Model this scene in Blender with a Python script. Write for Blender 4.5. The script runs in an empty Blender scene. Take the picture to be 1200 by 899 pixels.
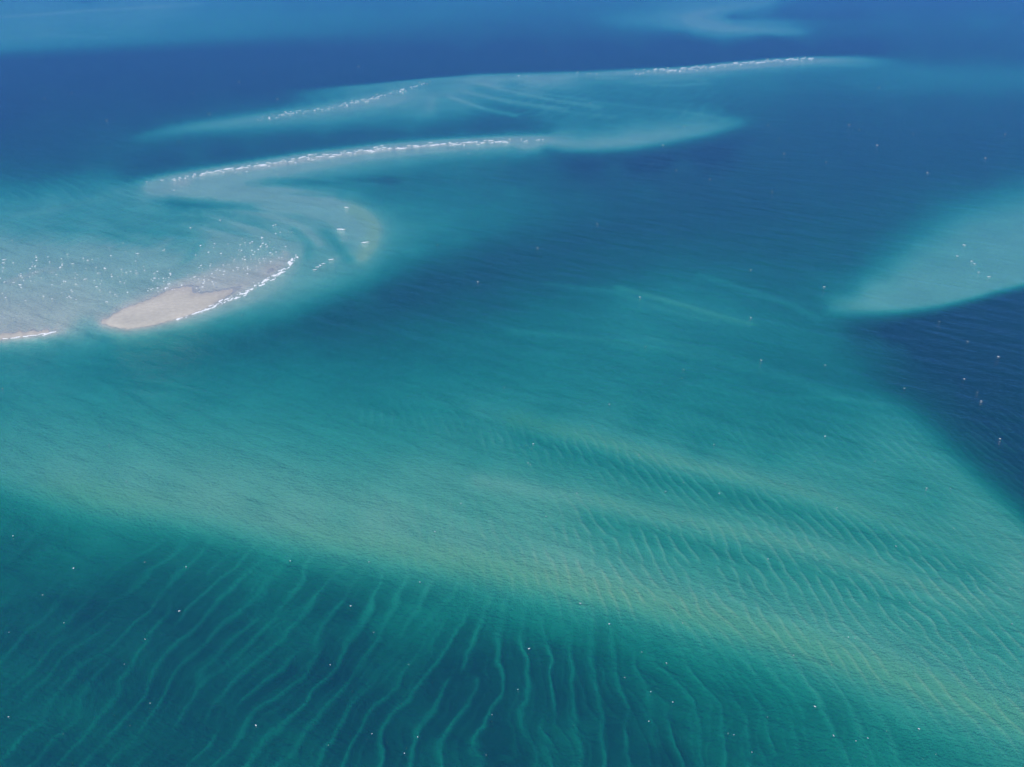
import bpy, math, random
import numpy as np

scene = bpy.context.scene
C = scene.collection

# ------------------------------------------------------------------ camera
W, HH = 1200.0, 899.0            # the photograph's pixels
F = 1040.0                       # focal length in those pixels
CAM_H = 200.0                    # helicopter height above the water, metres
PITCH = math.radians(28.3)       # below the horizon
cam_data = bpy.data.cameras.new('camera')
cam_data.sensor_width = 36.0
cam_data.lens = F / W * 36.0
cam_data.clip_start = 1.0
cam_data.clip_end = 120000.0
cam = bpy.data.objects.new('camera', cam_data)
C.objects.link(cam)
cam.location = (0, 0, CAM_H)
cam.rotation_euler = (math.pi / 2 - PITCH, 0, 0)
scene.camera = cam

# ------------------------------------------------------------------ sky and sun
SUN_EL = math.radians(50)
SUN_AZ = math.radians(203)       # clockwise from +Y: behind the camera, to its left
world = bpy.data.worlds.new('World')
scene.world = world
world.use_nodes = True
wn = world.node_tree
bg = wn.nodes['Background']
sky = wn.nodes.new('ShaderNodeTexSky')
sky.sky_type = 'NISHITA'
sky.sun_disc = False
sky.sun_elevation = SUN_EL
sky.sun_rotation = SUN_AZ
sky.air_density = 0.4
sky.dust_density = 0.0
sky.ozone_density = 10.0
wn.links.new(sky.outputs[0], bg.inputs[0])
bg.inputs[1].default_value = 0.15

sun_data = bpy.data.lights.new('sun', 'SUN')
sun_data.energy = 4.0
sun_data.angle = math.radians(0.53)
sun_data.color = (1.0, 0.96, 0.90)
sun = bpy.data.objects.new('sun', sun_data)
C.objects.link(sun)
sun.rotation_euler = (math.pi / 2 - SUN_EL, 0, math.pi - SUN_AZ)
sun.location = (-300, -300, 600)

scene.view_settings.view_transform = 'Standard'
scene.view_settings.look = 'None'
scene.view_settings.exposure = 0.4
scene.view_settings.gamma = 1.0
scene.view_settings.use_curve_mapping = False
scene.render.engine = 'CYCLES'
scene.cycles.use_denoising = True
scene.cycles.denoiser = 'OPENIMAGEDENOISE'
scene.cycles.denoising_input_passes = 'RGB_ALBEDO'
scene.cycles.max_bounces = 8
scene.cycles.transparent_max_bounces = 8

# ------------------------------------------------------------------ pixel <-> water plane
CP, SP = math.cos(PITCH), math.sin(PITCH)

def ray(px, py):
    """direction of the ray through a photograph pixel (x right, y forward, z up)"""
    a = (np.asarray(px, float) - W / 2) / F
    b = -(np.asarray(py, float) - HH / 2) / F
    return a, CP + b * SP, -SP + b * CP

def ground(px, py, z=0.0):
    a, y, zz = ray(px, py)
    t = (CAM_H - z) / -zz
    return a * t, y * t

def sin_view(px, py):
    a, y, z = ray(px, py)
    return -z / np.sqrt(a * a + y * y + z * z)

# ------------------------------------------------------------------ numpy noise
rng = np.random.default_rng(7)

def band_tile(n, m, freq, bw, spread, seed):
    """periodic n x m tile of band-passed noise whose crests run along axis 0; freq in cycles per cell along axis 1"""
    r = np.random.default_rng(seed)
    s = np.fft.fft2(r.standard_normal((n, m)))
    fy = np.fft.fftfreq(n)[:, None]
    fx = np.fft.fftfreq(m)[None, :]
    g = np.exp(-((np.abs(fx) - freq) / bw) ** 2 - (fy / spread) ** 2)
    t = np.real(np.fft.ifft2(s * g))
    return (t / t.std()).astype(np.float32)

def wave_tile(n, m, freq, bw, spread, seed):
    """periodic complex tile: its angle is the phase of a train of crests along axis 0 that fork and end, its modulus how strong they are"""
    r = np.random.default_rng(seed)
    s = np.fft.fft2(r.standard_normal((n, m)))
    fy = np.fft.fftfreq(n)[:, None]
    fx = np.fft.fftfreq(m)[None, :]
    t = np.fft.ifft2(s * np.exp(-((fx - freq) / bw) ** 2 - (fy / spread) ** 2))
    return (t / np.abs(t).mean()).astype(np.complex64)

def crests(t, width=.55):
    """thin crest lines, gentle backs: roughly -0.4 to 1"""
    ph = np.angle(t); am = np.clip(np.abs(t) * 1.3, 0, 1.2)
    return am * (np.exp(-(ph / width) ** 2) - .35 * np.exp(-((ph - 1.3) / .7) ** 2) + .16 * np.cos(ph))

def soft_tile(n, m, sx, sy, seed, power=0.0):
    """periodic low-passed noise, correlation lengths sx, sy in cells"""
    r = np.random.default_rng(seed)
    s = np.fft.fft2(r.standard_normal((n, m)))
    fy = np.fft.fftfreq(n)[:, None]
    fx = np.fft.fftfreq(m)[None, :]
    k2 = (fx * sx) ** 2 + (fy * sy) ** 2
    g = np.exp(-k2 * 8) if power == 0 else 1.0 / (1.0 + k2 * 20) ** power
    t = np.real(np.fft.ifft2(s * g))
    return (t / t.std()).astype(np.float32)

def sample(tile, u, v):
    """bilinear look-up, u along axis 1, v along axis 0, in cells, wrapping"""
    n, m = tile.shape
    u = np.mod(u, m); v = np.mod(v, n)
    i = np.floor(u).astype(np.int64); j = np.floor(v).astype(np.int64)
    fu = u - i; fv = v - j
    i %= m; j %= n
    i1 = (i + 1) % m; j1 = (j + 1) % n
    return (tile[j, i] * (1 - fu) * (1 - fv) + tile[j, i1] * fu * (1 - fv)
            + tile[j1, i] * (1 - fu) * fv + tile[j1, i1] * fu * fv)

# ------------------------------------------------------------------ clearness map of the water
# A value is how much green light comes back from the sand: 0 = very deep, 1 = water's edge, above 1 = dry sand.
PTS = []
def curve(pts, step=11, off=(0, 0), add=0.0):
    """pts: (x, y, value); sampled every few pixels"""
    for (x0, y0, a), (x1, y1, b) in zip(pts[:-1], pts[1:]):
        n = max(1, int(math.hypot(x1 - x0, (y1 - y0)) / step))
        for k in range(n):
            t = k / n
            PTS.append((x0 + (x1 - x0) * t + off[0], y0 + (y1 - y0) * t + off[1], a + (b - a) * t + add))
    x, y, a = pts[-1]
    PTS.append((x + off[0], y + off[1], a + add))
def pt(*t):
    for k in range(0, len(t), 3): PTS.append(t[k:k + 3])

# far banks along the top of the view
curve([(-150, 24, .42), (0, 20, .42), (50, 17, .45), (100, 12.5, .42), (185, 8, .46), (230, 5, .36)])
curve([(-150, 66, .30), (0, 59, .30), (100, 54, .28), (200, 49, .26), (300, 44, .24), (400, 40, .22), (480, 37, .2)])
curve([(-150, 74, .09), (0, 68, .08), (100, 64, .07), (200, 59, .07), (300, 54, .07), (400, 51, .08), (480, 50, .09)])
pt(20, 40, .40, 100, 35, .36, 200, 28, .34, 300, 25, .33, 400, 22, .30, 500, 20, .28, 100, 3, .30, 250, 14, .33, 350, 8, .28,
   450, 8, .26, 560, 12, .26, 620, 15, .24, 560, 40, .16, 650, 35, .17, 660, 20, .22, -100, 45, .38)
curve([(895, 3, .38), (860, 8, .40), (825, 14, .42), (811, 20, .42), (815, 27, .44), (850, 33.5, .46), (900, 36.5, .42), (935, 38, .28)], step=7)
pt(740, 22, .26, 770, 12, .22, 780, 28, .30, 860, 20, .22, 920, 12, .17, 1000, 12, .16, 950, 27, .24, 1050, 28, .22, 1150, 28, .24,
   1100, 10, .17, 1190, 8, .2, 900, 43, .13, 800, 40, .15, 720, 40, .15, 1000, 40, .16, 1100, 42, .15, 1190, 42, .17, 1300, 30, .2)
pt(50, 100, .06, 150, 90, .06, 250, 85, .06, 350, 75, .06, 450, 68, .06, 550, 62, .07, 650, 62, .07, 750, 58, .08, 850, 55, .09,
   950, 54, .10, 1050, 55, .11, 1150, 54, .12, -100, 110, .06, 1300, 55, .12, 150, 120, .08, 250, 112, .08, 50, 140, .08, 20, 170, .1)
# first ridge: sharp far edge
edge1 = [(350, 107, .20), (400, 102, .34), (450, 98, .44), (500, 93.5, .56), (530, 91, .52), (560, 88, .48), (600, 87, .48), (680, 86, .52),
         (750, 83, .62), (800, 81, .74), (850, 76, .80), (900, 72, .82), (950, 69, .66), (1000, 68, .46), (1040, 69, .28)]
curve(edge1, step=7)
curve([(x, y - 3.5, .09) for x, y, a in edge1[:7]] + [(x, y - 4.5, .12) for x, y, a in edge1[7:]], step=9)
pt(1100, 66, .14, 1190, 68, .16, 1300, 72, .16)
curve([(680, 92, .46), (750, 90, .44), (800, 88, .46), (850, 84, .46), (900, 80, .44), (950, 78, .38), (1040, 80, .30), (1120, 84, .29), (1200, 88, .29), (1350, 92, .28)], step=14)
curve([(1000, 98, .26), (1100, 101, .27), (1200, 104, .24), (1350, 108, .22)], step=20)
pt(950, 100, .24, 900, 96, .30, 1000, 115, .17, 1100, 118, .15, 1190, 122, .14, 1300, 130, .14, 950, 125, .15)
# crest that leaves the fan to the near left
crest1 = [(506, 94, .62), (480, 103, .64), (450, 112, .64), (420, 119, .64), (380, 126.5, .60), (340, 133, .58), (280, 141, .52), (230, 147, .44), (190, 153, .34), (160, 160, .26)]
curve(crest1, step=7)
curve([(x, y - 7, .55 * a if x < 400 else a * .66) for x, y, a in crest1[1:]], step=14)
pt(330, 118, .13, 230, 130, .11, 150, 145, .11, 400, 109, .33, 440, 104, .38)
curve([(490, 118, .52), (450, 126, .50), (400, 137, .46), (340, 146, .36), (280, 154, .28), (220, 160, .22), (160, 170, .2)], step=16)
pt(500, 135, .42, 440, 145, .30, 380, 155, .24, 300, 168, .20, 230, 180, .2, 480, 152, .25, 540, 155, .25, 600, 153, .25)
# interior of the fan
pt(520, 115, .45, 545, 130, .38, 560, 103, .40, 600, 115, .36, 650, 108, .33, 700, 104, .32, 760, 104, .32, 820, 104, .31, 880, 112, .24,
   640, 135, .32, 700, 135, .32, 760, 120, .28, 820, 120, .25, 860, 130, .2, 600, 100, .38, 700, 96, .38, 650, 148, .28, 700, 148, .32)
# second ridge with breakers and its lobe
crest2 = [(640, 163.5, .80), (600, 164.5, .92), (550, 167, .94), (500, 170, .95), (450, 174, .95), (400, 180, .94), (350, 186, .93), (310, 192.5, .92),
          (270, 198.5, .90), (230, 205, .88), (200, 211, .85), (175, 217, .72)]
curve(crest2, step=7)
curve([(x, y - 7, .34) for x, y, a in crest2[:9]] + [(230, 198, .36), (190, 203, .30), (150, 210, .26)], step=12)
curve([(600, 172, .52), (550, 175, .56), (500, 179, .58), (450, 184, .60), (400, 190, .66), (350, 196, .74), (310, 202, .76), (270, 208, .74), (230, 213, .78)], step=12)
curve([(640, 180, .26), (600, 184, .30), (550, 188, .30), (500, 193, .32), (450, 197, .38), (400, 203, .42), (350, 208, .48), (310, 211, .56)], step=18)
lobe = [(640, 168, .56), (665, 171.5, .56), (700, 172.5, .55), (740, 170, .55), (780, 163.5, .53), (820, 155.5, .49), (850, 148, .42), (868, 144, .32)]
curve(lobe, step=8)
curve([(640, 176, .24), (665, 179, .18), (700, 180, .16), (740, 178, .15), (780, 172, .15), (820, 165, .14), (850, 158, .14), (880, 148, .15), (895, 140, .17)], step=10)
pt(680, 160, .42, 720, 156, .44, 760, 150, .43, 800, 145, .42, 835, 141, .38, 780, 137, .33, 820, 134, .35, 850, 138, .32, 730, 144, .34)
# deep channel behind
pt(920, 150, .13, 1000, 145, .12, 1100, 150, .12, 1190, 160, .12, 1300, 170, .12, 950, 190, .11, 1050, 200, .11, 1150, 210, .14, 1250, 210, .16,
   880, 175, .12, 800, 190, .12, 720, 195, .14, 650, 200, .17, 600, 198, .2, 560, 200, .24, 500, 204, .25, 450, 208, .28,
   860, 215, .12, 760, 220, .15, 680, 225, .18, 600, 225, .26, 540, 225, .28, 480, 225, .27, 950, 230, .13, 1050, 240, .16)
# left shallows
pt(20, 195, .16, 80, 190, .14, 140, 185, .16, 100, 165, .13, 40, 215, .26, 100, 212, .32, 140, 222, .46, -100, 200, .16, -100, 235, .4)
curve([(175, 219, .70), (200, 223, .76), (240, 227, .74), (280, 226, .72), (330, 223, .62), (370, 224, .46)], step=10)
curve([(200, 234, .44), (240, 238, .42), (270, 241, .46)], step=12)
curve([(290, 214, .56), (330, 213, .44), (380, 214, .36)], step=14)
pt(420, 225, .36, 300, 219, .6)
hook = [(250, 234, .56), (300, 234, .64), (350, 233, .68), (390, 236, .68), (415, 244, .66), (433, 255, .66), (440, 266, .66), (439, 278, .66), (433, 290, .64), (423, 302, .62)]
curve(hook, step=9)
curve([(400, 229, .40), (425, 234, .40), (450, 248, .42), (462, 265, .44), (460, 285, .42), (448, 302, .42), (430, 315, .42)], step=13)
curve([(470, 240, .34), (495, 265, .36), (485, 295, .33), (465, 315, .26)], step=20)
pt(404, 300, .50, 395, 290, .52, 410, 276, .60, 420, 285, .62, 400, 268, .62, 380, 255, .58, 350, 250, .58, 300, 247, .50, 360, 270, .58, 375, 290, .56,
   320, 262, .58, 280, 258, .54, 250, 262, .54, 345, 282, .60, 390, 303, .58, 375, 312, .58)
pt(20, 240, .42, 60, 236, .45, 110, 240, .42, 155, 235, .46, 170, 250, .44, 130, 258, .40, 80, 262, .42, 30, 265, .46, 200, 262, .44, 180, 272, .44,
   225, 270, .50, 220, 288, .56, 140, 278, .48, 80, 280, .54, 30, 285, .60, 215, 300, .62, 160, 295, .64, 100, 297, .72, 40, 302, .76,
   -100, 265, .5, -100, 300, .74)
pt(20, 325, .84, 80, 322, .84, 140, 318, .80, 190, 312, .72, 20, 350, .89, 80, 350, .88, 130, 345, .86, 165, 336, .84, 10, 375, .94, 60, 374, .90, 100, 367, .88,
   -100, 340, .86, -100, 375, .93, 300, 278, .66, 260, 280, .66, 250, 298, .76, 300, 295, .80, 325, 285, .72, 225, 312, .72, 280, 308, .90, 320, 300, .88)
# dry spit
spit_low = [(119, 379, 1.0), (135, 383, 1.02), (149, 384.5, 1.04), (173, 381, 1.05), (192, 376, 1.05), (213, 370.5, 1.05), (240, 361, 1.012), (256, 354.5, .985),
            (275, 347, .962), (293, 338, .95), (303, 332, .94), (322, 323, .95), (338, 311, .92), (346, 300, .84), (347, 292, .72)]
curve(spit_low, step=6)
curve([(112, 381, .80), (122, 386, .80), (149, 389, .82), (175, 386, .82), (195, 381, .82), (216, 376, .82), (243, 367, .82), (260, 361, .80), (279, 353, .78),
       (297, 344, .76), (308, 338, .74), (327, 329, .70), (343, 317, .66), (354, 304, .60), (362, 293, .56)], step=8)
curve([(105, 392, .56), (150, 396, .52), (180, 393, .50), (205, 389, .46), (230, 383, .46), (255, 375, .46), (280, 366, .48), (305, 357, .50), (330, 346, .52), (355, 332, .54), (380, 320, .54), (405, 312, .50)], step=12)
curve([(150, 404, .44), (200, 402, .36), (250, 391, .30), (290, 380, .30), (330, 366, .32), (365, 350, .34), (400, 335, .36), (435, 322, .34)], step=16)
curve([(121, 376, 1.0), (133, 369, 1.0), (146, 361, .998), (171, 352, .995), (188, 344, .99), (202, 336, .98), (215, 331, .97), (232, 327, .96), (255, 320, .95), (280, 316, .93)], step=7)
curve([(111, 374, .86), (126, 365, .86), (140, 356, .87), (165, 346, .88), (182, 338, .86), (196, 330, .84), (212, 322, .80), (240, 312, .80)], step=9)
curve([(150, 374, 1.05), (175, 366, 1.06), (200, 356, 1.05), (225, 347, 1.0), (245, 340, .98), (275, 330, .965), (300, 320, .95)], step=9)
# left shore
curve([(-150, 408, 1.03), (0, 397, 1.04), (25, 394, 1.04), (50, 391, 1.03), (66, 389, .98), (76, 391, .84)], step=7)
curve([(-150, 400, .95), (0, 390, .95), (30, 387, .94), (60, 384, .92), (85, 382, .86)], step=14)
curve([(-150, 418, .62), (0, 405, .64), (30, 402, .64), (60, 398, .64), (85, 397, .66), (110, 396, .60)], step=12)
pt(30, 418, .54, 90, 412, .50, 150, 416, .42, 0, 440, .52, 60, 440, .50, 120, 440, .45, 200, 425, .35, 260, 412, .28, 200, 450, .44, -100, 440, .52)
# dark channel and the slope up to the broad shoal
curve([(240, 402, .28), (280, 394, .22), (320, 386, .19), (360, 374, .16), (410, 354, .14), (450, 338, .12), (500, 324, .115), (550, 312, .115), (600, 300, .12), (650, 286, .13), (700, 270, .13), (760, 255, .12), (830, 242, .11), (900, 242, .11)], step=22)
pt(520, 250, .33, 540, 280, .28, 590, 260, .26, 640, 250, .22, 500, 300, .24, 700, 245, .17, 980, 260, .15, 930, 285, .17, 880, 305, .2, 820, 290, .18,
   300, 425, .34, 360, 410, .28, 420, 392, .22, 480, 372, .18, 540, 352, .17, 600, 338, .18, 660, 325, .19, 730, 314, .20, 790, 320, .25, 860, 335, .26, 920, 330, .22,
   280, 450, .42, 360, 445, .38, 440, 435, .34, 520, 415, .30, 590, 395, .28, 660, 380, .29, 740, 365, .34, 820, 372, .34, 890, 372, .30, 950, 365, .26)
pt(500, 455, .42, 580, 440, .40, 660, 425, .40, 740, 410, .41, 820, 415, .40, 890, 415, .36, 950, 410, .32, 980, 390, .27, 1000, 430, .28, 960, 445, .36, 900, 455, .38, 820, 455, .40, 740, 455, .42, 660, 465, .44)
# right bank
curve([(975, 360, .40), (1000, 360.5, .54), (1030, 360.5, .60), (1060, 359, .62), (1100, 353.5, .63), (1140, 344, .63), (1170, 336, .62), (1200, 329, .62), (1340, 298, .6)], step=9)
curve([(975, 369, .27), (1000, 369, .25), (1030, 369, .20), (1060, 367, .15), (1100, 362, .11), (1140, 352, .09), (1170, 344, .08), (1200, 337, .08), (1340, 306, .08)], step=9)
pt(1010, 350, .50, 1050, 342, .58, 1100, 330, .62, 1150, 315, .63, 1195, 300, .62, 1110, 305, .58, 1060, 320, .52, 1150, 285, .58, 1195, 265, .58, 1280, 270, .58)
curve([(965, 358, .28), (990, 340, .30), (1020, 315, .30), (1050, 292, .31), (1085, 268, .31), (1120, 252, .34), (1160, 238, .36), (1200, 228, .36), (1340, 205, .36)], step=16)
pt(1140, 265, .50, 1190, 245, .46, 1080, 290, .44, 1040, 325, .44, 1000, 347, .40, 1000, 300, .2, 1040, 270, .2, 1090, 235, .2, 1150, 222, .24)
# right deep
pt(1100, 395, .06, 1190, 370, .05, 1190, 430, .05, 1120, 440, .06, 1190, 490, .05, 1140, 490, .07, 1190, 545, .08, 1060, 400, .10, 1050, 440, .12, 1030, 400, .17, 1300, 450, .05, 1300, 580, .08)
curve([(1005, 452, .34), (1030, 464, .40), (1055, 480, .44), (1083, 504, .47), (1110, 533, .49), (1141, 563, .50), (1170, 588, .51), (1200, 613, .51), (1340, 720, .5)], step=10)
curve([(1015, 440, .24), (1045, 458, .22), (1072, 474, .22), (1102, 499, .22), (1132, 528, .22), (1162, 556, .22), (1200, 592, .24), (1340, 700, .24)], step=11)
# broad shoal with its long streaks
pt(150, 480, .52, 80, 490, .56, 20, 490, .56, 250, 490, .52, 350, 500, .50, 420, 480, .45, 100, 520, .60, 200, 530, .60, 300, 540, .59, 400, 540, .56, 480, 520, .50,
   560, 490, .48, 640, 490, .48, 750, 490, .44, 850, 500, .43, 930, 500, .42, 980, 480, .41, 1000, 530, .46, 900, 535, .46, 820, 530, .46, 1060, 560, .48, 1100, 585, .49,
   200, 570, .63, 120, 555, .61, 300, 585, .63, 400, 610, .62, 480, 570, .57, 420, 570, .59, 40, 535, .58, -100, 500, .56)
curve([(560, 480, .52), (600, 490, .54), (680, 508, .56), (760, 532, .56), (850, 553, .56), (950, 578, .56), (1050, 610, .56), (1150, 650, .54)], step=22)
curve([(620, 512, .45), (700, 532, .44), (780, 558, .44), (860, 577, .44), (960, 604, .45), (1040, 632, .47), (1140, 675, .48)], step=22)
curve([(480, 545, .58), (560, 562, .58), (680, 582, .58), (760, 601, .58), (850, 618, .59), (950, 640, .59), (1050, 672, .58), (1150, 705, .57), (1210, 728, .56)], step=22)
curve([(700, 606, .50), (780, 628, .48), (860, 645, .48), (960, 670, .50), (1060, 705, .51), (1180, 745, .51)], step=24)
pt(560, 540, .50, 640, 560, .51, 760, 578, .50, 900, 600, .50, 560, 600, .56, 650, 620, .56, 500, 620, .60, 600, 640, .60, 700, 650, .57, 800, 668, .55, 900, 695, .55, 1000, 720, .55, 1100, 760, .55, 1190, 790, .54, 1300, 800, .52)
# near edge of the shoal and the rippled basin before it
near_edge = [(-150, 520, .54), (0, 556, .56), (60, 570, .60), (130, 585, .62), (200, 594, .64), (280, 608, .65), (350, 622, .65), (420, 636, .65), (500, 651, .65), (580, 665, .65), (660, 681, .65),
             (720, 694, .65), (800, 713, .64), (880, 736, .63), (950, 757, .62), (1020, 780, .61), (1100, 808, .61), (1200, 845, .60), (1340, 905, .58)]
curve(near_edge, step=14)
def drop(x):      # value a little way below the edge
    return float(np.interp(x, [-150, 0, 300, 600, 750, 850, 950, 1100, 1340], [.42, .42, .48, .50, .50, .52, .53, .56, .56]))
def drop2(x):
    return float(np.interp(x, [-150, 0, 300, 600, 750, 850, 950, 1100, 1340], [.31, .31, .36, .39, .42, .45, .48, .51, .53]))
curve([(x - 3, y + 24, drop(x)) for x, y, a in near_edge], step=24)
curve([(x - 6, y + 52, drop2(x)) for x, y, a in near_edge], step=30)
pt(20, 660, .22, 120, 680, .21, 60, 740, .20, 60, 830, .21, 180, 740, .20, 170, 830, .21, 260, 700, .22, 300, 780, .20, 280, 860, .21, 380, 730, .23, 420, 800, .20, 400, 880, .21,
   480, 740, .25, 520, 830, .21, 500, 895, .22, 580, 760, .26, 620, 840, .23, 640, 895, .24, 690, 780, .29, 730, 850, .28, 780, 810, .33, 820, 870, .34, 880, 820, .38, 930, 880, .40,
   1000, 860, .45, 1080, 890, .46, 1200, 900, .50, -100, 700, .22, -100, 850, .21, 300, 980, .22, 600, 990, .25, 900, 980, .38, 1200, 990, .46, 0, 980, .21, 1340, 990, .5)

P = np.array(PTS, float)
def yw(y):        # stretch the foreshortened distance so that far curves keep apart
    y = np.asarray(y, float)
    return np.where(y < 250, 1.0 * y - 1.6 * (250 - y) * np.clip((250 - y) / 250, 0, 1.3) * .5 - 0.0, y)
PX, PY = P[:, 0] / 1.0, yw(P[:, 1])
key = np.round(np.stack([PX, PY], 1) / 1.5)
_, keep = np.unique(key, axis=0, return_index=True)
PX, PY, PV = PX[keep], PY[keep], P[keep, 2]
n = len(PX)
R = np.sqrt((PX[:, None] - PX) ** 2 + (PY[:, None] - PY) ** 2 + .5)
A = np.zeros((n + 3, n + 3))
A[:n, :n] = -R + np.eye(n) * .2
A[:n, n] = 1; A[:n, n + 1] = PX / 1000; A[:n, n + 2] = PY / 1000
A[n:, :n] = A[:n, n:].T
sol = np.linalg.solve(A, np.concatenate([PV, np.zeros(3)]))

def rbf(x, y):
    x = x.ravel().astype(np.float32); y = yw(y.ravel()).astype(np.float32)
    out = np.empty(len(x), np.float32)
    px, py, w = PX.astype(np.float32), PY.astype(np.float32), sol[:n].astype(np.float32)
    for s in range(0, len(x), 8000):
        d = (x[s:s + 8000, None] - px) ** 2
        d += (y[s:s + 8000, None] - py) ** 2
        d += .5
        np.sqrt(d, out=d)
        out[s:s + 8000] = -(d @ w)
    return out + sol[n] + sol[n + 1] * x / 1000 + sol[n + 2] * y / 1000
def smooth(a, k):
    for _ in range(k):
        a = np.pad(a, 1, mode='edge')
        a = .5 * a[1:-1, 1:-1] + .125 * (a[:-2, 1:-1] + a[2:, 1:-1] + a[1:-1, :-2] + a[1:-1, 2:])
    return a
def tile_map(xstep, ystep, y0, y1, k):
    gx_, gy_ = np.arange(-160, 1361, xstep), np.arange(y0, y1 + .1, ystep)
    g = np.meshgrid(gx_, gy_)
    return gx_[0], gy_[0], xstep, ystep, smooth(rbf(g[0], np.maximum(g[1], 2.0)).reshape(g[0].shape).astype(np.float64), k)
MAP_FAR = tile_map(2.5, 1.0, -30, 480, 1)
MAP_NEAR = tile_map(5.0, 4.0, 380, 1000, 5)
def look(M, x, y):
    x0_, y0_, sx, sy, G = M
    u = np.clip((x - x0_) / sx, 0, G.shape[1] - 1.001); v = np.clip((y - y0_) / sy, 0, G.shape[0] - 1.001)
    i = u.astype(int); j = v.astype(int); a = u - i; b = v - j
    return G[j, i] * (1 - a) * (1 - b) + G[j, i + 1] * a * (1 - b) + G[j + 1, i] * (1 - a) * b + G[j + 1, i + 1] * a * b
def vmap(x, y):
    w = np.clip((y - 400) / 70, 0, 1)
    return look(MAP_FAR, x, y) * (1 - w) + look(MAP_NEAR, x, y) * w

# ------------------------------------------------------------------ the seabed mesh
K_G = 0.25                                     # green attenuation of the water per metre
xs = np.concatenate([[-9000, -3500, -1500, -700, -350], np.arange(-170, 1371, 1.75), [1550, 1900, 2700, 4700, 10200]])
ys = np.concatenate([[-85, -70, -55, -40, -30], np.arange(-20, 420, 1.25), np.arange(420, 1000, 1.75), [1020, 1060, 1120, 1200, 1400, 1800, 2400]])
mx, my = np.meshgrid(xs, ys)
wx, wy = ground(mx, my)
V = vmap(mx, my)

def seg_mask(pts, width, x, y, ystretch=1.0):
    """soft streak along a polyline: 1 on the line, falling off with width (pixels)"""
    best = np.full(x.shape, 1e9)
    for (x0, y0), (x1, y1) in zip(pts[:-1], pts[1:]):
        dx, dy = x1 - x0, (y1 - y0) * ystretch
        t = np.clip(((x - x0) * dx + (y - y0) * ystretch * dy) / (dx * dx + dy * dy), 0, 1)
        best = np.minimum(best, (x - x0 - t * dx) ** 2 + ((y - y0) * ystretch - t * dy) ** 2)
    return np.exp(-best / width ** 2)

soft1 = soft_tile(512, 512, 60, 60, 3, 1.4)
soft2 = soft_tile(512, 512, 24, 24, 4, 1.2)
warpa = sample(soft1, wx * .9, wy * .9)
warpb = sample(soft1, wx * .9 + 190, wy * .9 + 77)
soft_w = sample(soft2, wx * 1.1 + 40, wy * 1.1)

# big sand waves of the near basin: crests fan from '/' on the left to '\' on the right
x0 = mx.copy()
for _ in range(25):
    s = np.interp(x0, [-200, 100, 300, 430, 550, 650, 800, 950, 1200], [-1.15, -1.05, -.85, -.62, -.30, .06, .30, .45, .55])
    x0 = .6 * x0 + .4 * (mx - s * (my - 790))
wav = sample(soft2, wx * .9, wy * .9) * 8 + sample(soft2, wx * 2.6, wy * 2.6) * 3.2 + sample(soft2, wx * 6, wy * 6) * .9
uu = np.interp(x0, [-400, 520, 640, 760, 1100, 1700], [-400, 520, 645, 800, 1250, 2100])    # ripples stand closer to the right
big = wave_tile(768, 2048, 1 / 33.0, .0078, .0110, 11)
tb = sample(big, uu + wav * 1.15, my * 1.0 + 30)
crest = crests(tb, .62)
small = wave_tile(768, 1024, 1 / 17.0, .012, .016, 12)
b2 = crests(sample(small, x0 + wav * 1.3, my + 200), .6)
edge_y = np.interp(mx, [p[0] for p in near_edge], [p[1] for p in near_edge])
basin = np.clip((my - edge_y - 14) / 55, 0, 1)
fade_r = np.interp(mx, [-200, 250, 450, 750, 950, 1120, 1250], [.7, .75, 1, 1, .85, .4, .15])
patch = np.clip(.8 + .6 * sample(soft1, wx * 1.4 + 20, wy * 1.4 + 300), .15, 1.4)
V = V + basin * fade_r * patch * (.042 * crest + .026 * b2) - basin * np.interp(mx, [0, 500, 750, 900, 1100, 1300], [.03, .04, .11, .13, .08, .03]) + basin * .020 * sample(soft2, wx * 3, wy * 3)
V = V + .06 * np.clip((my - 480) / 70, 0, 1) * (1 - basin) * np.clip((V - .4) * 10, 0, 1)

# small ripples of the shoal, in world metres, three bearings blended
def ripples(bearing_deg, wl, seed, bw=.24, spread=.22):
    a = math.radians(bearing_deg)          # direction of the crests, from +X towards +Y
    u = -wx * math.sin(a) + wy * math.cos(a)
    v = wx * math.cos(a) + wy * math.sin(a)
    cell = .5
    f = cell / wl
    t = wave_tile(1024, 1024, f, f * bw, f * spread, seed)
    return crests(sample(t, u / cell + warpa * 3 + soft_w * 1.2, v / cell), .8)
r_right = ripples(-75, 4.3, 21, .26, .34)
r_mid = ripples(-80, 4.3, 22, .26, .34)
r_cross = ripples(-30, 3.4, 23)
wl_ = np.clip((my - 430) / 90, 0, 1) * (1 - basin)
right = np.clip((mx - 380) / 330, 0, 1)
band_amp = .35 + .65 * np.clip(.5 + .7 * sample(soft1, wx * .8 + wy * .25, wy * 2.2 + wx * .5), 0, 1)
s1dark = seg_mask([(560, 505), (620, 514), (700, 534), (780, 560), (860, 580), (960, 606), (1040, 634), (1140, 680)], 20, mx, my)
s2dark = seg_mask([(680, 605), (780, 632), (860, 650), (960, 676), (1060, 712), (1180, 750)], 20, mx, my)
s3dark = seg_mask([(420, 480), (500, 490), (560, 505)], 16, mx, my)
amp = (.006 + .052 * right) * band_amp + .080 * np.maximum(np.maximum(s1dark, s2dark * .7), s3dark)
V = V + wl_ * amp * (r_mid * (1 - right) + r_right * right) + wl_ * .004 * r_cross
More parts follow.
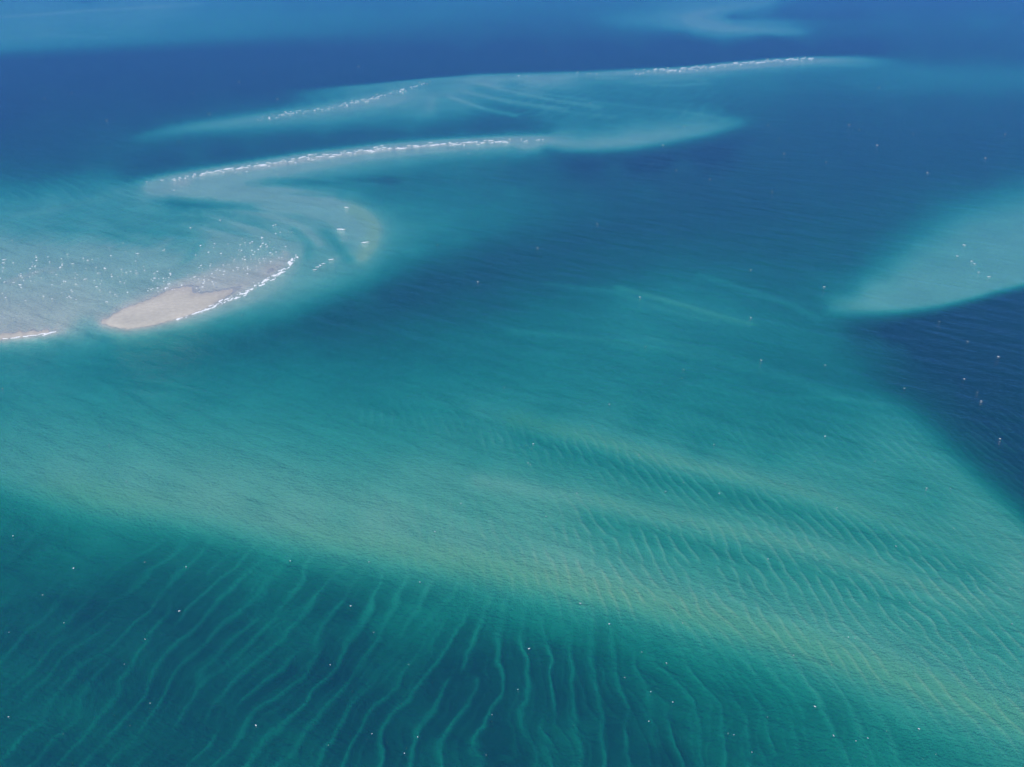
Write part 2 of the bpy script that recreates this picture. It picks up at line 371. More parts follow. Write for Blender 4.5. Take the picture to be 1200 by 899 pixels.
# ripple fields of the left shallows and the middle distance, longer waves so that they read at that range
r_far = ripples(70, 8.0, 31)
r_far2 = ripples(-44, 10.0, 32)
lm = np.clip((my - 195) / 20, 0, 1) * np.clip((345 - my) / 40, 0, 1) * np.clip((330 - mx) / 160, 0, 1)
V = V + lm * .035 * np.where(my < 235, r_far2, r_far) * np.clip((.84 - V) * 6, 0, 1)
fan = np.clip((my - 92) / 10, 0, 1) * np.clip((150 - my) / 15, 0, 1) * np.clip((mx - 520) / 60, 0, 1) * np.clip((900 - mx) / 80, 0, 1)
V = V + fan * .04 * ripples(62, 16.0, 33)
mid = np.clip((my - 330) / 50, 0, 1) * np.clip((470 - my) / 60, 0, 1)
strk = soft_tile(512, 512, 18, 130, 41, 1.3)
sa = math.radians(-38)
V = V + mid * .024 * sample(strk, (-wx * math.sin(sa) + wy * math.cos(sa)) * .7, (wx * math.cos(sa) + wy * math.sin(sa)) * .7) * np.clip((mx - 350) / 200, 0, 1)
V = V + mid * .014 * r_right

# long thin sand streaks
def streak(pts, w, h, ys_=1.0):
    global V
    V = V + h * seg_mask(pts, w, mx, my, ys_)
for pts_, w_, h_ in [([(560, 482), (600, 490), (680, 508), (760, 532), (850, 553), (950, 578), (1050, 610), (1150, 650)], 11, .05), ([(600, 508), (700, 533), (780, 559), (860, 579), (960, 605), (1060, 642)], 10, -.045),
                     ([(560, 562), (680, 582), (760, 601), (850, 618), (950, 640), (1050, 672), (1150, 705)], 11, .045), ([(690, 604), (780, 628), (860, 645), (960, 670), (1060, 705)], 10, -.04),
                     ([(430, 470), (520, 480), (620, 500)], 10, -.03), ([(760, 490), (850, 515), (950, 545), (1030, 575)], 16, -.04), ([(720, 470), (820, 495), (920, 525), (1010, 552), (1080, 590)], 8, .03),
                     ([(300, 560), (420, 590), (560, 620), (680, 650)], 22, .02)]:
    V = V + h_ * seg_mask(pts_, w_, mx, my) * np.clip(.8 + .35 * warpb, .2, 1.3)
streak([(519, 97), (545, 107), (600, 119), (660, 127)], 5, .12, 2.5)
streak([(514, 99), (528, 114), (568, 127), (605, 134)], 5, .11, 2.5)
streak([(545, 94), (600, 107), (650, 117), (700, 124)], 5, .09, 2.5)
streak([(506, 96), (508, 112), (504, 128)], 7, .10, 1.5)
streak([(498, 97), (480, 112), (455, 124)], 5, .06, 2)
streak([(740, 97), (790, 94), (815, 92), (830, 97), (800, 100), (760, 99)], 4, .09, 3)
streak([(700, 92), (760, 93), (800, 90), (850, 86)], 4, .06, 3)
streak([(0, 36), (40, 30), (60, 33), (50, 40)], 6, .05, 3)
streak([(725, 335), (760, 345), (800, 356), (850, 371), (880, 378)], 6, .09, 2)
streak([(820, 320), (880, 338), (930, 356), (960, 372)], 6, .05, 2)
streak([(640, 330), (720, 340), (780, 362), (840, 375)], 6, .05, 2)
streak([(600, 385), (700, 395), (800, 412), (900, 435), (990, 462)], 8, .06, 2)
streak([(760, 395), (850, 412), (940, 440)], 6, .05, 2)
streak([(940, 462), (1000, 466), (1035, 472)], 6, .06, 2)
streak([(240, 250), (280, 262), (320, 280), (335, 296)], 5, .07, 1.5)
streak([(260, 244), (320, 252), (360, 268), (375, 286)], 5, .05, 1.5)
streak([(215, 262), (265, 275), (300, 292)], 5, .06, 1.5)
streak([(60, 318), (100, 300), (130, 288)], 5, .05, 1.5)
streak([(10, 330), (50, 316), (75, 302)], 5, .05, 1.5)
streak([(330, 206), (390, 210), (440, 215)], 5, .06, 2.5)
streak([(160, 300), (185, 292), (200, 278)], 5, .06, 1.5)
streak([(390, 304), (410, 296)], 5, .05, 1.5)
for pts_, w_, h_, k_ in [
    ([(180, 221), (230, 227), (280, 226), (330, 221), (370, 225)], 6, .08, 2), ([(258, 233), (330, 231), (390, 236), (425, 247), (440, 265), (434, 290), (424, 302)], 6, .09, 1.6),
    ([(185, 236), (240, 240), (290, 243)], 11, -.10, 2), ([(320, 212), (390, 211), (460, 209)], 12, -.09, 2.2), ([(330, 227), (380, 230)], 5, -.05, 2.4),
    ([(215, 250), (260, 257), (310, 271), (342, 290)], 5, .07, 1.6), ([(225, 244), (290, 248), (345, 261), (374, 285)], 5, .06, 1.6), ([(300, 242), (360, 249), (395, 261), (405, 280)], 5, .06, 1.6),
    ([(235, 254), (300, 263), (338, 281)], 5, -.07, 1.6), ([(250, 266), (290, 277), (318, 292)], 5, -.06, 1.6), ([(382, 272), (396, 287), (408, 303)], 7, -.12, 1.5),
    ([(345, 268), (362, 285), (360, 300)], 6, -.07, 1.5), ([(205, 320), (225, 300), (235, 285)], 8, -.08, 1.5), ([(150, 268), (220, 276)], 9, -.05, 2),
    ([(120, 232), (60, 246), (20, 252)], 8, .05, 2), ([(60, 266), (120, 272), (170, 286)], 7, -.05, 2),
    ([(0, 20), (50, 17), (100, 12.5), (185, 8), (230, 5)], 7, .16, 5), ([(900, 2), (860, 8), (825, 14), (811, 20), (815, 27), (850, 33.5), (900, 36.5), (935, 38)], 11, .13, 2.5), ([(740, 24), (800, 22), (840, 30)], 40, .10, 3), ([(770, 10), (800, 24), (830, 30)], 24, .07, 2),
    ([(0, 45), (60, 40), (120, 44)], 9, .06, 4), ([(860, 21), (930, 18), (1000, 17)], 14, -.07, 3),
    ([(520, 98), (548, 109), (600, 121), (660, 130), (720, 137)], 5, .06, 3), ([(514, 99), (528, 114), (568, 128), (605, 136)], 5, .06, 3), ([(545, 94), (600, 108), (650, 118), (700, 126)], 6, .05, 3),
    ([(570, 97), (640, 110), (720, 122), (800, 130), (850, 139)], 5, .06, 3)]:
    streak(pts_, w_, h_, k_)
V = V + .025 * seg_mask([(130, 380), (155, 381), (185, 376), (215, 367), (245, 357)], 4, mx, my, 1.5)
calm = np.clip((1.0 - V) * 5, .12, 1)
V = V + calm * (.012 * soft_w * np.clip(V, .1, .7) + .02 * warpb * np.clip(V, .1, .5) * np.clip((my - 150) / 200, 0, 1))
far_lift = np.interp(my, [0, 45, 60, 200, 230], [.24, .22, .19, .19, .17]) * np.clip((V - .20) / .2, 0, 1) * np.clip((420 - my) / 70, 0, 1) * np.clip((.84 - V) / .2, 0, 1)
V = V + far_lift
V = np.where(my < 62, np.minimum(V, .56 + (V - .56) * .7), V)
apex = np.exp(-((mx - 510) / 45) ** 2 - ((my - 100) / 16) ** 2)
V = np.where(V > .66, V - apex * (V - .66), V)
V = np.where((mx > 950) & (my > 200) & (my < 420), np.minimum(V, .68 + (V - .68) * .35), V)
flat = np.clip((my - 285) / 30, 0, 1) * np.clip((400 - my) / 10, 0, 1) * np.clip((360 - mx) / 60, 0, 1)
V = V + flat * .03 * np.clip((V - .62) * 6, 0, 1) * np.clip((.985 - V) / .08, 0, 1)
lowest = .045
V = np.clip(V, lowest, 1.16)

def depth_of(v, sv):
    L = -np.log(np.minimum(v, 1.0)) / K_G
    return L / (1 / np.maximum(sv, .05) + 1 / math.sin(SUN_EL))
sv = sin_view(mx, my)
Z = -depth_of(V, sv) + np.where(V > 1, (V - 1) * 6.0, 0)
Z = Z - .012 * (V < 1)
# where the sand carries brown silt or dark weed
silt = seg_mask([(60, 572), (200, 594), (350, 622), (500, 651), (660, 681), (800, 713), (950, 757), (1100, 808), (1200, 845)], 34, mx, my)
silt = np.maximum(silt * np.clip(.65 + .4 * warpb, .1, 1), .7 * seg_mask([(600, 490), (680, 508), (760, 532), (850, 553), (950, 578), (1050, 610)], 14, mx, my))
silt = np.maximum(silt, .7 * seg_mask([(700, 584), (850, 619), (950, 641), (1050, 673), (1150, 706)], 16, mx, my))
silt = np.maximum(silt, .8 * seg_mask([(415, 245), (438, 262), (437, 285), (424, 300)], 9, mx, my))
silt = np.maximum(silt, .3 * seg_mask([(725, 335), (800, 356), (880, 378)], 9, mx, my, 2))
silt = np.maximum(silt, np.clip((my - 440) / 150, 0, 1) * (.55 + .1 * basin))
weed = basin * np.clip(sample(soft2, wx * 1.6 + 11, wy * 1.6 + 5) * .5 + .25 - crest * .8, 0, .7) * np.interp(mx, [0, 150, 500, 800, 1100], [.3, .5, .8, .6, .2])

def grid_mesh(name, X, Y, Zz):
    r, c = X.shape
    co = np.stack([X, Y, Zz], -1).reshape(-1, 3).astype(np.float32)
    idx = np.arange(r * c).reshape(r, c)
    q = np.stack([idx[:-1, :-1], idx[1:, :-1], idx[1:, 1:], idx[:-1, 1:]], -1).reshape(-1, 4)
    return co, q
def mesh_from(name, co, quads):
    me = bpy.data.meshes.new(name)
    me.vertices.add(len(co)); me.vertices.foreach_set('co', co.ravel())
    me.loops.add(quads.size); me.loops.foreach_set('vertex_index', quads.ravel().astype(np.int32))
    me.polygons.add(len(quads))
    me.polygons.foreach_set('loop_start', (np.arange(len(quads)) * 4).astype(np.int32))
    me.polygons.foreach_set('loop_total', np.full(len(quads), 4, np.int32))
    me.polygons.foreach_set('use_smooth', np.ones(len(quads), bool))
    me.update(calc_edges=True)
    return me

# ------------------------------------------------------------------ materials
def mat(name):
    m = bpy.data.materials.new(name); m.use_nodes = True
    nt = m.node_tree; nt.nodes.clear()
    out = nt.nodes.new('ShaderNodeOutputMaterial')
    return m, nt, out
def nd(nt, t, **kw):
    x = nt.nodes.new(t)
    for k, v in kw.items(): setattr(x, k, v)
    return x

def sand_material():
    m, nt, out = mat('sand')
    L = nt.links.new
    bs = nd(nt, 'ShaderNodeBsdfPrincipled')
    bs.inputs['Roughness'].default_value = .85
    bs.inputs['Specular IOR Level'].default_value = .15
    geo = nd(nt, 'ShaderNodeNewGeometry')
    n1 = nd(nt, 'ShaderNodeTexNoise'); n1.inputs['Scale'].default_value = .035; n1.inputs['Detail'].default_value = 5
    n2 = nd(nt, 'ShaderNodeTexNoise'); n2.inputs['Scale'].default_value = .45; n2.inputs['Detail'].default_value = 4
    L(geo.outputs['Position'], n1.inputs['Vector']); L(geo.outputs['Position'], n2.inputs['Vector'])
    r1 = nd(nt, 'ShaderNodeValToRGB')
    r1.color_ramp.elements[0].position = .35; r1.color_ramp.elements[0].color = (.46, .44, .365, 1)
    r1.color_ramp.elements[1].position = .68; r1.color_ramp.elements[1].color = (.54, .505, .42, 1)
    L(n1.outputs[0], r1.inputs[0])
    mx1 = nd(nt, 'ShaderNodeMix', data_type='RGBA', blend_type='MULTIPLY'); mx1.inputs['Factor'].default_value = .6
    r2 = nd(nt, 'ShaderNodeValToRGB')
    r2.color_ramp.elements[0].position = .3; r2.color_ramp.elements[0].color = (.78, .77, .76, 1)
    r2.color_ramp.elements[1].position = .7; r2.color_ramp.elements[1].color = (1, 1, 1, 1)
    L(n2.outputs[0], r2.inputs[0])
    L(r1.outputs[0], mx1.inputs[6]); L(r2.outputs[0], mx1.inputs[7])
    at = nd(nt, 'ShaderNodeAttribute', attribute_name='silt')
    mx2 = nd(nt, 'ShaderNodeMix', data_type='RGBA'); mx2.inputs[7].default_value = (.46, .43, .26, 1)
    L(at.outputs['Fac'], mx2.inputs['Factor']); L(mx1.outputs[2], mx2.inputs[6])
    aw = nd(nt, 'ShaderNodeAttribute', attribute_name='weed')
    mx3 = nd(nt, 'ShaderNodeMix', data_type='RGBA'); mx3.inputs[7].default_value = (.10, .085, .04, 1)
    L(aw.outputs['Fac'], mx3.inputs['Factor']); L(mx2.outputs[2], mx3.inputs[6])
    L(mx3.outputs[2], bs.inputs['Base Color'])
    # sand just above the water is damp: darker and smoother
    sep = nd(nt, 'ShaderNodeSeparateXYZ'); L(geo.outputs['Position'], sep.inputs[0])
    zn = nd(nt, 'ShaderNodeMath', operation='MULTIPLY_ADD'); L(n2.outputs[0], zn.inputs[0]); zn.inputs[1].default_value = .12; L(sep.outputs['Z'], zn.inputs[2])
    dm = nd(nt, 'ShaderNodeMapRange'); dm.inputs['From Min'].default_value = .05; dm.inputs['From Max'].default_value = .24
    dm.inputs['To Min'].default_value = 1.0; dm.inputs['To Max'].default_value = 0.0; L(zn.outputs[0], dm.inputs['Value'])
    ab = nd(nt, 'ShaderNodeMath', operation='GREATER_THAN'); L(sep.outputs['Z'], ab.inputs[0]); ab.inputs[1].default_value = -.02
    dk = nd(nt, 'ShaderNodeMath', operation='MULTIPLY'); L(dm.outputs[0], dk.inputs[0]); L(ab.outputs[0], dk.inputs[1])
    mx4 = nd(nt, 'ShaderNodeMix', data_type='RGBA', blend_type='MULTIPLY'); mx4.inputs[7].default_value = (.84, .85, .87, 1)
    L(dk.outputs[0], mx4.inputs['Factor']); L(mx3.outputs[2], mx4.inputs[6])
    L(mx4.outputs[2], bs.inputs['Base Color'])
    ro = nd(nt, 'ShaderNodeMapRange'); ro.inputs['To Min'].default_value = .85; ro.inputs['To Max'].default_value = .38
    L(dk.outputs[0], ro.inputs['Value']); L(ro.outputs[0], bs.inputs['Roughness'])
    bs.inputs['Specular IOR Level'].default_value = .4
    bp = nd(nt, 'ShaderNodeBump'); bp.inputs['Strength'].default_value = .5; bp.inputs['Distance'].default_value = .25
    L(n2.outputs[0], bp.inputs['Height']); L(bp.outputs[0], bs.inputs['Normal'])
    L(bs.outputs[0], out.inputs[0])
    return m

def water_material():
    m, nt, out = mat('sea_water')
    L = nt.links.new
    geo = nd(nt, 'ShaderNodeNewGeometry')
    def waves(sx, sy, rot, detail):
        mp = nd(nt, 'ShaderNodeMapping', vector_type='TEXTURE'); mp.inputs['Scale'].default_value = (1 / sx, 1 / sy, 1); mp.inputs['Rotation'].default_value = (0, 0, math.radians(rot))
        L(geo.outputs['Position'], mp.inputs['Vector'])
        t = nd(nt, 'ShaderNodeTexNoise'); t.inputs['Scale'].default_value = 1; t.inputs['Detail'].default_value = detail; t.inputs['Roughness'].default_value = .55
        t.inputs['Distortion'].default_value = .3
        L(mp.outputs[0], t.inputs['Vector'])
        return t
    a = waves(.06, .15, -30, 2)       # waves some metres long
    d = waves(.022, .085, -33, 1)     # low swell that reads in the middle distance
    b_ = waves(.55, .85, -18, 2)       # chop
    c = waves(1.5, 1.7, 10, 1)      # ripples
    def mul(x, k):
        q = nd(nt, 'ShaderNodeMath', operation='MULTIPLY'); L(x.outputs[0], q.inputs[0]); q.inputs[1].default_value = k; return q
    s1 = nd(nt, 'ShaderNodeMath', operation='ADD'); s2 = nd(nt, 'ShaderNodeMath', operation='ADD')
    qa, qb, qc, qd = mul(a, .55), mul(b_, .33), mul(c, .24), mul(d, .95)
    s3 = nd(nt, 'ShaderNodeMath', operation='ADD')
    L(qa.outputs[0], s1.inputs[0]); L(qb.outputs[0], s1.inputs[1]); L(s1.outputs[0], s2.inputs[0]); L(qc.outputs[0], s2.inputs[1])
    bp = nd(nt, 'ShaderNodeBump'); bp.inputs['Strength'].default_value = 1.0; bp.inputs['Distance'].default_value = 1.15
    L(s2.outputs[0], s3.inputs[0]); L(qd.outputs[0], s3.inputs[1])
    L(s3.outputs[0], bp.inputs['Height'])
    fr = nd(nt, 'ShaderNodeFresnel'); fr.inputs['IOR'].default_value = 1.33
    L(bp.outputs[0], fr.inputs['Normal'])
    fk = nd(nt, 'ShaderNodeMath', operation='MULTIPLY'); fk.inputs[1].default_value = .6
    L(fr.outputs[0], fk.inputs[0])
    gl = nd(nt, 'ShaderNodeBsdfGlossy'); gl.inputs['Roughness'].default_value = .07; gl.inputs['Color'].default_value = (1, 1, 1, 1)
    L(bp.outputs[0], gl.inputs['Normal'])
    tr = nd(nt, 'ShaderNodeBsdfTransparent')
    # light sent back up by the fine particles in the sea water
    df = nd(nt, 'ShaderNodeBsdfDiffuse'); df.inputs['Color'].default_value = (.04, .44, .90, 1)
    L(bp.outputs[0], df.inputs['Normal'])
    up = nd(nt, 'ShaderNodeMixShader'); up.inputs[0].default_value = .050
    L(tr.outputs[0], up.inputs[1]); L(df.outputs[0], up.inputs[2])
    mx = nd(nt, 'ShaderNodeMixShader')
    L(fk.outputs[0], mx.inputs[0]); L(up.outputs[0], mx.inputs[1]); L(gl.outputs[0], mx.inputs[2])
    L(mx.outputs[0], out.inputs['Surface'])
    # absorbing sea water
    va = nd(nt, 'ShaderNodeVolumeAbsorption')
    ka = np.array([1.3, K_G, .29])
    va.inputs['Density'].default_value = 1.2
    va.inputs['Color'].default_value = (*(1 - ka / 1.2), 1)
    L(va.outputs[0], out.inputs['Volume'])
    return m

def foam_material():
    m, nt, out = mat('foam')
    L = nt.links.new
    bs = nd(nt, 'ShaderNodeBsdfPrincipled'); bs.inputs['Roughness'].default_value = .7
    geo = nd(nt, 'ShaderNodeNewGeometry')
    t = nd(nt, 'ShaderNodeTexNoise'); t.inputs['Scale'].default_value = 2.2; t.inputs['Detail'].default_value = 4
    L(geo.outputs['Position'], t.inputs['Vector'])
    r = nd(nt, 'ShaderNodeValToRGB')
    r.color_ramp.elements[0].position = .3; r.color_ramp.elements[0].color = (.62, .68, .70, 1)
    r.color_ramp.elements[1].position = .6; r.color_ramp.elements[1].color = (.86, .87, .87, 1)
    L(t.outputs[0], r.inputs[0]); L(r.outputs[0], bs.inputs['Base Color'])
    bp = nd(nt, 'ShaderNodeBump'); bp.inputs['Distance'].default_value = .1
    L(t.outputs[0], bp.inputs['Height']); L(bp.outputs[0], bs.inputs['Normal'])
    L(bs.outputs[0], out.inputs[0])
    return m
SAND, WATER, FOAM = sand_material(), water_material(), foam_material()

# ------------------------------------------------------------------ seabed and sandbar objects
def terrain(name, co, q, label, extra):
    used, inv = np.unique(q, return_inverse=True)
    me = mesh_from(name, co[used], inv.reshape(q.shape))
    for k, arr in extra.items():
        at = me.attributes.new(k, 'FLOAT', 'POINT')
        at.data.foreach_set('value', arr.ravel()[used].astype(np.float32))
    me.materials.append(SAND)
    o = bpy.data.objects.new(name, me); C.objects.link(o)
    o['kind'] = 'structure'; o['label'] = label
    return o
co, q = grid_mesh('seabed', wx, wy, Z)
dry = (V.ravel()[q] > 1.0).any(1)
attrs = {'silt': np.clip(silt, 0, 1), 'weed': np.clip(weed, 0, 1)}
qx = mx.ravel()[q].mean(1)
terrain('seabed', co, q[~dry], 'pale rippled sand of the sea floor seen through clear water', attrs)
terrain('sandbar', co, q[dry & (qx > 95)], 'bare pinkish sand spit standing dry above the shallows', attrs)
terrain('sandbar', co, q[dry & (qx <= 95)], 'narrow strip of bare sand along the shallow shore', attrs)
# deep floor under and around it all
me = mesh_from('deep_floor', np.array([(-60000, -60000, -22), (60000, -60000, -22), (60000, 60000, -22), (-60000, 60000, -22)], np.float32), np.array([[0, 1, 2, 3]]))
me.materials.append(SAND)
o = bpy.data.objects.new('deep_seabed', me); C.objects.link(o); o['kind'] = 'structure'; o['label'] = 'deep sea floor beyond the sandbanks'
# water body
S = 59000.0
vco = np.array([(x, y, z) for z in (-24.0, 0.0) for y in (-S, S) for x in (-S, S)], np.float32)
vq = np.array([(0, 2, 3, 1), (4, 5, 7, 6), (0, 1, 5, 4), (2, 6, 7, 3), (0, 4, 6, 2), (1, 3, 7, 5)])
me = mesh_from('sea_water', vco, vq)
me.polygons.foreach_set('use_smooth', np.zeros(6, bool))
me.materials.append(WATER)
o = bpy.data.objects.new('sea_water', me); C.objects.link(o); o['kind'] = 'structure'; o['label'] = 'clear blue green sea water over the sandbanks'

# ------------------------------------------------------------------ breaking waves and whitecaps
rnd = random.Random(5)
def foam_mesh(name, seed, n=9, ragged=.35):
    """one breaking crest: a ragged, tapering, slightly bowed roll of foam, about 1 m long, 0.3 m wide, 0.14 m high"""
    r = random.Random(seed)
    prof = [(-.5, -.03), (-.36, .6), (0, 1.0), (.38, .45), (.62, .10), (.72, -.03)]
    verts, faces = [], []
    bow = r.uniform(-.12, .12)
    for i in range(n + 1):
        t = i / n
        e = math.sin(math.pi * min(max(t, .03), .97)) ** .6
        wdt = .15 * e * r.uniform(1 - ragged, 1 + ragged); hgt = .13 * e * r.uniform(1 - ragged, 1 + ragged)
        cx = t - .5 + r.uniform(-.02, .02); cy = bow * math.sin(math.pi * t) + r.uniform(-.05, .05)
        for (a, h) in prof:
            verts.append((cx + r.uniform(-.02, .02), cy + a * wdt * 2 * r.uniform(.75, 1.25), h * hgt if h > 0 else -.03))
    m = len(prof)
    for i in range(n):
        for j in range(m - 1):
            faces.append((i * m + j, (i + 1) * m + j, (i + 1) * m + j + 1, i * m + j + 1))
    faces.append(tuple(range(m))); faces.append(tuple(n * m + k for k in reversed(range(m))))
    me = bpy.data.meshes.new(name); me.from_pydata(verts, [], faces); me.materials.append(FOAM)
    for p in me.polygons: p.use_smooth = True
    return me
FM = [foam_mesh('whitecap', s, n=rnd.choice((6, 8, 10))) for s in range(12)]
def along(pts, t):
    seg = [math.hypot(b[0] - a[0], b[1] - a[1]) for a, b in zip(pts[:-1], pts[1:])]
    d = t * sum(seg)
    for (a, b), s in zip(zip(pts[:-1], pts[1:]), seg):
        if d <= s: return a[0] + (b[0] - a[0]) * d / s, a[1] + (b[1] - a[1]) * d / s
        d -= s
    return pts[-1][:2]
def scale_at(px, py):            # metres per pixel across the view
    x, y = ground(px, py)
    return math.sqrt(float(x) ** 2 + float(y) ** 2 + CAM_H ** 2) / F
def cap(px, py, len_px, wide, bear, name, label, cat, group=None):
    x, y = ground(px, py)
    o = bpy.data.objects.new(name, rnd.choice(FM)); C.objects.link(o)
    s = len_px * scale_at(px, py)
    o.location = (float(x), float(y), .0)
    o.rotation_euler = (0, 0, math.radians(bear + (180 if rnd.random() < .0 else 0)))
    o.scale = (s, s * wide, min(s * .5, 1.2) * rnd.uniform(.8, 1.2))
    o['label'] = label; o['category'] = cat
    if group: o['group'] = group
    return o
def slope_bearing(pts, t):
    a = along(pts, max(0, t - .02)); b = along(pts, min(1, t + .02))
    xa, ya = ground(*a); xb, yb = ground(*b)
    return math.degrees(math.atan2(yb - ya, xb - xa))
def line(pts, count, len_rng, jit, wide, name, label, group, dens=None):
    for k in range(count):
        t = (k + rnd.uniform(.1, .9)) / count if dens is None else dens(rnd.random())
        px, py = along(pts, t)
        be = slope_bearing(pts, t)
        if be > 90: be -= 180
        if be < -90: be += 180
        cap(px + rnd.uniform(-3, 3), py + rnd.gauss(0, jit), rnd.uniform(*len_rng) * rnd.choice((.6, .8, 1, 1.3)), wide, be + rnd.gauss(0, 12), name, label, 'wave', group)

line([(x, y) for x, y, a in crest2[1:10]], 78, (4, 9), 1.1, 1.0, 'breaking_wave', 'small white wave breaking along the long middle sand ridge', 'waves breaking on the middle ridge')
line([(760, 83), (800, 81), (850, 76), (900, 72), (950, 69)], 58, (3, 7), 1.1, 1.0, 'breaking_wave', 'small white wave breaking on the narrow far ridge running out into blue water', 'waves breaking on the far ridge tip')
line([(505, 94), (480, 103), (450, 112), (420, 119), (380, 126.5), (330, 134)], 30, (1.8, 4), 1.2, .9, 'breaking_wave', 'small white wave on the crest running down from the fan shaped bank', 'waves on the crest below the fan')
line([(205, 374), (240, 363), (256, 356.5), (275, 349), (293, 340), (303, 334), (322, 325), (338, 313), (347, 300)], 46, (5, 10), 1.0, 1.0, 'breaking_wave', 'white wave breaking along the steep edge of the bare sand spit', 'waves breaking along the sand spit')
line([(0, 398), (25, 394.5), (50, 391.5), (68, 389)], 8, (7, 12), .5, .7, 'breaking_wave', 'thin white wave washing onto the narrow bare sand strip', 'waves on the narrow sand strip')


def lone(spots, lo, hi, name, label, group):
    for (px, py) in spots:
        o = cap(px, py, (.7 if py < 450 else .52) * rnd.uniform(lo, hi), rnd.uniform(.8, 1.3), rnd.gauss(-12, 22), name, label, 'wave', group)
        o.scale.z = min(o.scale.z, .45)
lone([(5, 304), (4, 308), (115, 320), (89, 333), (85, 309), (103, 305), (100, 327), (123, 315), (131, 324), (148, 319), (160, 320), (181, 320), (181, 326), (113, 336), (117, 340), (83, 349), (89, 351),
      (51, 347), (125, 354), (135, 345), (177, 339), (56, 301), (79, 298), (35, 315), (41, 312), (23, 334), (16, 331), (161, 297), (66, 322), (141, 330), (30, 352)], 3, 6,
     'whitecap', 'little whitecap on the milky shallows behind the bare sand spit', 'whitecaps on the milky shallows')
lone([(204, 223), (172, 213), (223, 267), (258, 258), (238, 203), (226, 208), (190, 211)], 3, 5, 'whitecap', 'little whitecap where the middle ridge runs into the rippled shallows', 'whitecaps at the root of the middle ridge')
for (px, py, ln, be, lab) in [(406, 243, 6, -20, 'single whitecap on the outer rim of the hooked shoal'), (400, 268.5, 10, -8, 'long thin whitecap inside the hooked shoal'),
                              (428, 284, 9, 25, 'bright whitecap near the tip of the hooked shoal'), (388, 304, 7, 20, 'whitecap at the open end of the gap beside the hooked shoal')]:
    cap(px, py, ln, .8, be, 'whitecap', lab, 'wave')
lone([(375, 311), (369, 316), (379, 309), (372, 313)], 5, 8, 'whitecap', 'whitecap in the short surf line between spit and hooked shoal', 'short surf line by the hooked shoal')
lone([(1130, 287), (1142, 309), (1147, 319), (1159, 324), (1139, 306), (1122, 300)], 3, 6, 'whitecap', 'whitecap over the pale green bank beside the dark water', 'whitecaps on the pale green bank')
lone([(492, 682), (411, 710), (210, 716), (176, 824), (50, 697), (170, 749), (387, 779), (479, 779), (10, 840), (781, 777), (620, 760), (680, 707), (752, 764), (732, 794), (955, 828), (977, 862),
      (1017, 865), (1077, 854), (860, 861), (607, 808), (714, 731), (300, 850), (436, 860)], 2.5, 5, 'whitecap', 'tiny whitecap over the dark basin with long sand ripples', 'whitecaps over the rippled basin')
lone([(767, 703), (930, 768), (1002, 748), (800, 730), (1186, 731), (749, 533), (625, 520), (920, 567), (981, 595), (676, 578), (780, 576), (843, 578), (1086, 572), (801, 433), (967, 511), (837, 521),
      (800, 611), (892, 422), (640, 605), (1050, 640), (540, 590), (900, 655)], 2.2, 4.2, 'whitecap', 'tiny whitecap over the broad green shoal', 'whitecaps over the green shoal')
lone([(1060, 455), (1172, 514), (1130, 444), (1101, 377), (1134, 400), (1170, 418), (1150, 470)], 2.5, 4.5, 'whitecap', 'tiny whitecap on the dark blue hollow below the pale green bank', 'whitecaps on the dark hollow')
lone([(750, 348), (880, 372), (966, 336), (880, 316), (905, 225), (832, 210), (1028, 170), (1178, 157), (919, 180), (1087, 202), (1155, 185), (995, 146), (777, 170), (630, 290), (560, 330), (700, 262)], 2.2, 4.5,
     'whitecap', 'tiny whitecap in the deep blue channel beyond the broad shoal', 'whitecaps in the blue channel')
lone([(325, 116), (226, 109), (52, 115), (84, 109), (125, 141), (245, 133), (280, 96), (1030, 103), (802, 148), (796, 40), (640, 60), (420, 78), (187, 8)], 2, 4,
     'whitecap', 'tiny whitecap in open blue water around the far ridges', 'whitecaps around the far ridges')

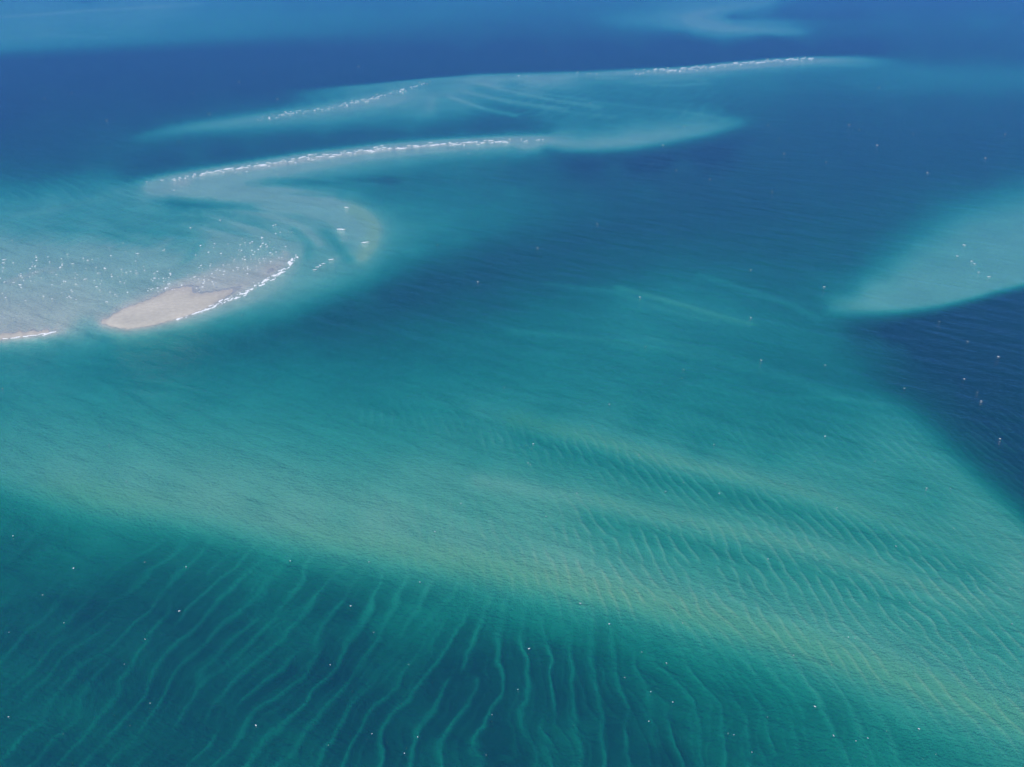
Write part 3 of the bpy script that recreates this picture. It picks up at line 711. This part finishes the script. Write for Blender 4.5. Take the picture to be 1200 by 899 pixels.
# flecks of broken foam drifting on the shallows: too many and too small to count
fv, ff = [], []
def fleck(px, py, s_px):
    x, y = ground(px, py); s = s_px * scale_at(px, py)
    k = rnd.randint(5, 7); base = len(fv); h = .06 + .05 * s
    for j in range(k):
        a = 2 * math.pi * j / k; r_ = s * rnd.uniform(.3, .6)
        fv.append((float(x) + r_ * math.cos(a) * 1.3, float(y) + r_ * math.sin(a) * 1.6, -.02))
    fv.append((float(x), float(y), h))
    for j in range(k): ff.append((base + j, base + (j + 1) % k, base + k))
for _ in range(150):
    t = rnd.random()
    px, py = along([(205, 352), (256, 335), (300, 318), (338, 300), (345, 290)], t)
    fleck(px - abs(rnd.gauss(0, 22)), py - abs(rnd.gauss(0, 15)), rnd.uniform(.8, 2.0))
for _ in range(90): fleck(rnd.uniform(0, 200), rnd.gauss(322, 16), rnd.uniform(.8, 1.8))
for pts, cnt in (([(x, y) for x, y, a in crest2[:11]], 150), ([(740, 84), (800, 81), (850, 76), (900, 72), (960, 69)], 60), ([(506, 94), (450, 112), (380, 127), (300, 139)], 90), ([(600, 87), (700, 86), (760, 84)], 12),
                 ([(205, 374), (256, 356.5), (303, 334), (338, 313), (347, 300)], 90)):
    for _ in range(cnt):
        px, py = along(pts, rnd.random()); fleck(px, py + rnd.gauss(.5, 1.6), rnd.uniform(.8, 2.2))
for _ in range(60):
    py = 60 + 830 * rnd.random() ** .8
    fleck(rnd.uniform(0, 1200), py, rnd.uniform(.6, 1.3))
me = bpy.data.meshes.new('foam_flecks'); me.from_pydata(fv, [], ff); me.materials.append(FOAM)
o = bpy.data.objects.new('foam_flecks', me); C.objects.link(o); o['kind'] = 'stuff'; o['label'] = 'scattered white flecks of foam along the ridges and shallows'; o['category'] = 'foam'

# ------------------------------------------------------------------ haze: thin blue air over the whole sea
m, nt, out = mat('haze_air')
pv = nd(nt, 'ShaderNodeVolumePrincipled')
pv.inputs['Color'].default_value = (.10, .35, .95, 1)
pv.inputs['Density'].default_value = 0.00025
pv.inputs['Anisotropy'].default_value = 0.0
nt.links.new(pv.outputs[0], out.inputs['Volume'])
S = 60500.0
vco = np.array([(x, y, z) for z in (-26.0, 230.0) for y in (-S, S) for x in (-S, S)], np.float32)
me = mesh_from('haze', vco, vq); me.polygons.foreach_set('use_smooth', np.zeros(6, bool)); me.materials.append(m)
o = bpy.data.objects.new('haze', me); C.objects.link(o); o['kind'] = 'stuff'; o['label'] = 'thin blue haze over the distant sea'
print('points', n, 'verts', len(co))
